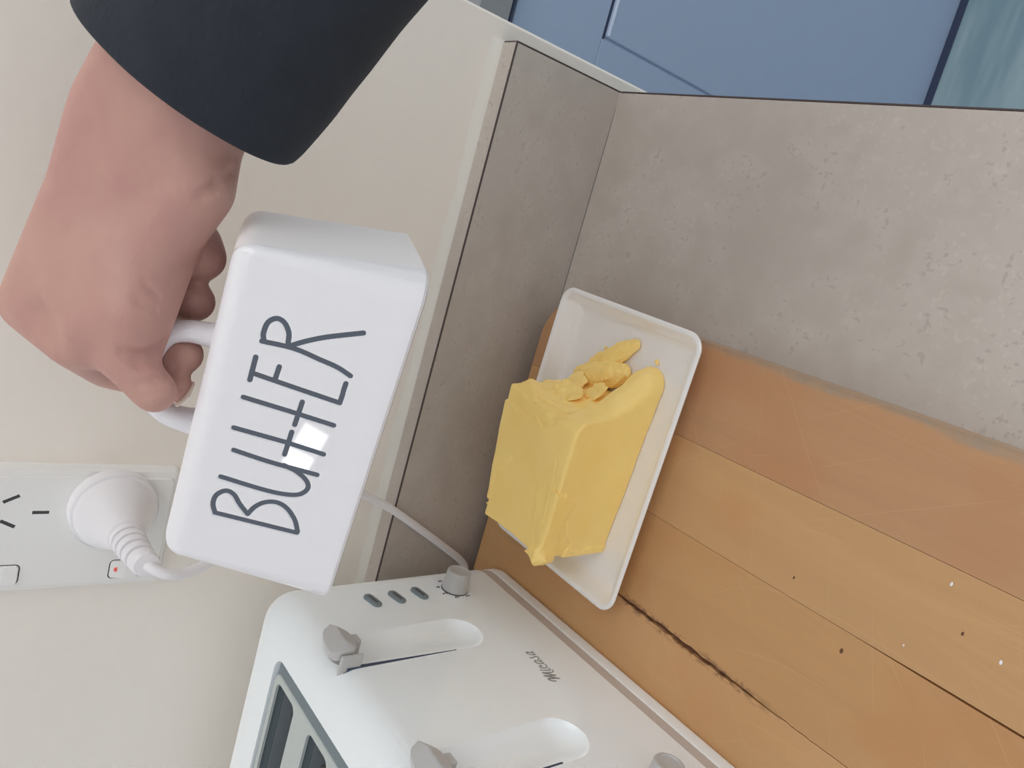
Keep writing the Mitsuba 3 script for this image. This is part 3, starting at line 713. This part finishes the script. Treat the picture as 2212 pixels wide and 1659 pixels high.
# ------------------------------------------------------------------ person: right hand and forearm
P = {'A1': (-30.7, -140.7, 312.7, 22.95), 'A2': (-35.3, -149.5, 310.0, 22.0), 'F1': (-79.4, -117.6, 323.9, 23.99), 'F2': (-83.7, -133.0, 316.7, 23.03), 'W1': (-117.6, -92.5, 331.6, 24.12), 'W2': (-117.9, -114.0, 319.0, 23.15), 'W3': (-119.8, -93.3, 321.8, 22.3), 'H1': (-148.8, -85.0, 330.6, 26.98), 'H2': (-153.0, -103.1, 323.1, 23.21), 'TB': (-134.8, -125.0, 314.2, 15.73), 'TB2': (-166.9, -117.1, 324.8, 14.36), 'TM': (-188.8, -124.8, 327.0, 15.28), 'TI': (-208.7, -130.1, 325.0, 9.08), 'TT': (-215.7, -136.0, 317.0, 8.8), 'TW': (-203.2, -115.2, 329.9, 12.06), 'IM': (-204.6, -103.3, 341.0, 13.92), 'MM': (-201.8, -70.2, 353.7, 12.57), 'RM': (-193.6, -51.9, 347.7, 12.15), 'PM': (-182.6, -36.3, 340.8, 11.71), 'IP': (-227.1, -74.0, 322.2, 7.95), 'ID': (-226.8, -84.5, 309.9, 7.48), 'IT': (-217.4, -122.9, 304.6, 6.51), 'MP': (-225.2, -38.9, 331.3, 8.45), 'MD': (-220.7, -64.8, 310.8, 8.06), 'MT': (-204.2, -118.0, 303.3, 8.38), 'RP': (-208.5, -27.6, 324.1, 8.46), 'RD': (-198.1, -51.9, 303.6, 8.27), 'RT': (-183.8, -104.7, 299.0, 8.95), 'PP': (-190.1, -20.6, 317.5, 8.0), 'PD': (-177.4, -44.7, 301.3, 8.93), 'PT': (-164.4, -104.7, 299.5, 10.25), 'PT0': (-158.1, -101.7, 301.2, 9.32), 'HY': (-135.8, -124.4, 309.0, 11.12), 'HY2': (-143.9, -123.7, 312.2, 10.19), 'TB3': (-154.4, -114.6, 319.5, 13.91)}
HULLS = [('A1', 'A2', 'F1', 'F2'), ('F1', 'F2', 'W1', 'W2', 'W3'), ('W1', 'W2', 'W3', 'H1', 'H2'), ('W2', 'H1', 'H2', 'TB'), ('H1', 'H2', 'TB2', 'TM'), ('TB', 'TB3', 'TB2', 'H2'), ('H1', 'H2', 'IM', 'MM', 'RM', 'PM'), ('H2', 'TM', 'IM'), ('TM', 'TW', 'IM'), ('TB', 'HY', 'HY2', 'H2'), ('TM', 'TI', 'TW'), ('TI', 'TT'), ('IM', 'IP'), ('IP', 'ID'), ('ID', 'IT'), ('MM', 'MP'), ('MP', 'MD'), ('MD', 'MT'), ('RM', 'RP'), ('RP', 'RD'), ('RD', 'RT'), ('PM', 'PP'), ('PP', 'PD'), ('PD', 'PT', 'PT0')]
tag('person', 'hand in a dark sleeve gripping the white lid by its loop handle', 'person')
CREASES = [([[-197.4, -134.1, 316.8], [-200.9, -137.8, 320.4], [-202.7, -138.8, 325.5], [-201.8, -138.2, 330.7]], 2.6, 1.9), ([[-212.3, -141.4, 324.4], [-209.7, -142.0, 319.4], [-208.7, -138.1, 312.8]], 1.5, 0.7), ([[-126.1, -134.0, 303.8], [-132.0, -139.3, 309.9], [-138.0, -141.0, 315.2]], 2.2, 1.0), ([[-201.1, -100.3, 356.0], [-203.1, -106.0, 354.5], [-206.0, -110.6, 352.7]], 7, 2.2), ([[-173.9, -135.4, 327.2], [-177.9, -136.5, 322.6]], 1.5, 0.4), ([[-181.3, -137.7, 328.8], [-182.7, -137.8, 322.9]], 1.5, 0.4), ([[-216.4, -142.1, 323.1], [-213.8, -144.2, 318.2], [-212.5, -144.1, 314.0]], 1.3, 0.35)]
def creases(F, X, Y, Z):
    for line, w, dep in CREASES:
        for p, q in zip(line, line[1:]):
            p, q = np.array(p), np.array(q); D = q - p
            k = np.clip(((X - p[0]) * D[0] + (Y - p[1]) * D[1] + (Z - p[2]) * D[2]) / (D @ D), 0, 1)
            r2 = (X - p[0] - k * D[0]) ** 2 + (Y - p[1] - k * D[1]) ** 2 + (Z - p[2] - k * D[2]) ** 2
            F = F - 1.9 * dep * np.exp(-r2 / (w * w))
    return F
obj('person__hand', organic(HULLS, P, 1.6, 2.0, creases), 'mat_skin', smooth=True, label='bare hand and wrist')
# fingernail of the index finger
obj('person__fingernail', basis(trimesh.creation.icosphere(subdivisions=4).apply_scale((7.0, 6.2, 1.2)), [-0.069, -0.967, 0.245], [-0.893, 0.169, 0.417], [-0.445, -0.19, -0.875], [-219.6, -123.4, 301.5]), 'mat_nail', smooth=True, label='pale fingernail')
# sleeve
RINGS = [([-96.9, -115.8, 320.2], [21.9, 30.9, 29.6], [3.8, 26.1, -30.0]), ([-51.4, -136.4, 308.0], [23.9, 32.8, 31.3], [4.5, 26.4, -31.1]), ([-11.4, -156.8, 297.7], [26.5, 34.1, 32.1], [5.9, 26.0, -32.5]), ([23.2, -176.8, 289.4], [34.8, 33.0, 28.4], [7.0, 23.2, -35.5]), ([97.5, -242.2, 263.5], [41.7, 35.7, 29.5], [7.3, 23.6, -38.8])]
def sleeve():
    cs = np.array([q[0] for q in RINGS]); lat = np.array([q[1] for q in RINGS]); dep = np.array([q[2] for q in RINGS])
    cs, lat, dep = (spline(a, 10) for a in (cs, lat, dep))
    g = np.arange(72) * 2 * np.pi / 72
    def ring(k, s):
        return cs[k] + s * (np.cos(g)[:, None] * lat[k] + np.sin(g)[:, None] * dep[k])
    n = len(cs)
    t = cs[1] - cs[0]; t /= np.linalg.norm(t)
    rings = [ring(k, .93) for k in range(n - 1, 0, -2)] + [ring(0, .925) + t * 3, ring(0, .93) + t * .6, ring(0, .955) - t * .5, ring(0, .98) - t * .4, ring(0, .995) + t * .7, ring(0, 1.0) + t * 2.5] + [ring(k, 1.0) for k in range(1, n)]
    m = loft(rings)
    q = meshkit.fbm(m.vertices * .016, 3, 4)[:, None] - .5
    c_near = cs[np.argmin(np.linalg.norm(m.vertices[:, None] - cs[None], axis=2), axis=1)]
    m.vertices = m.vertices + q * (m.vertices - c_near) * .16
    return m
obj('person__sleeve', sleeve(), 'mat_fabric', smooth=60, label='dark blue-grey knitted sleeve')
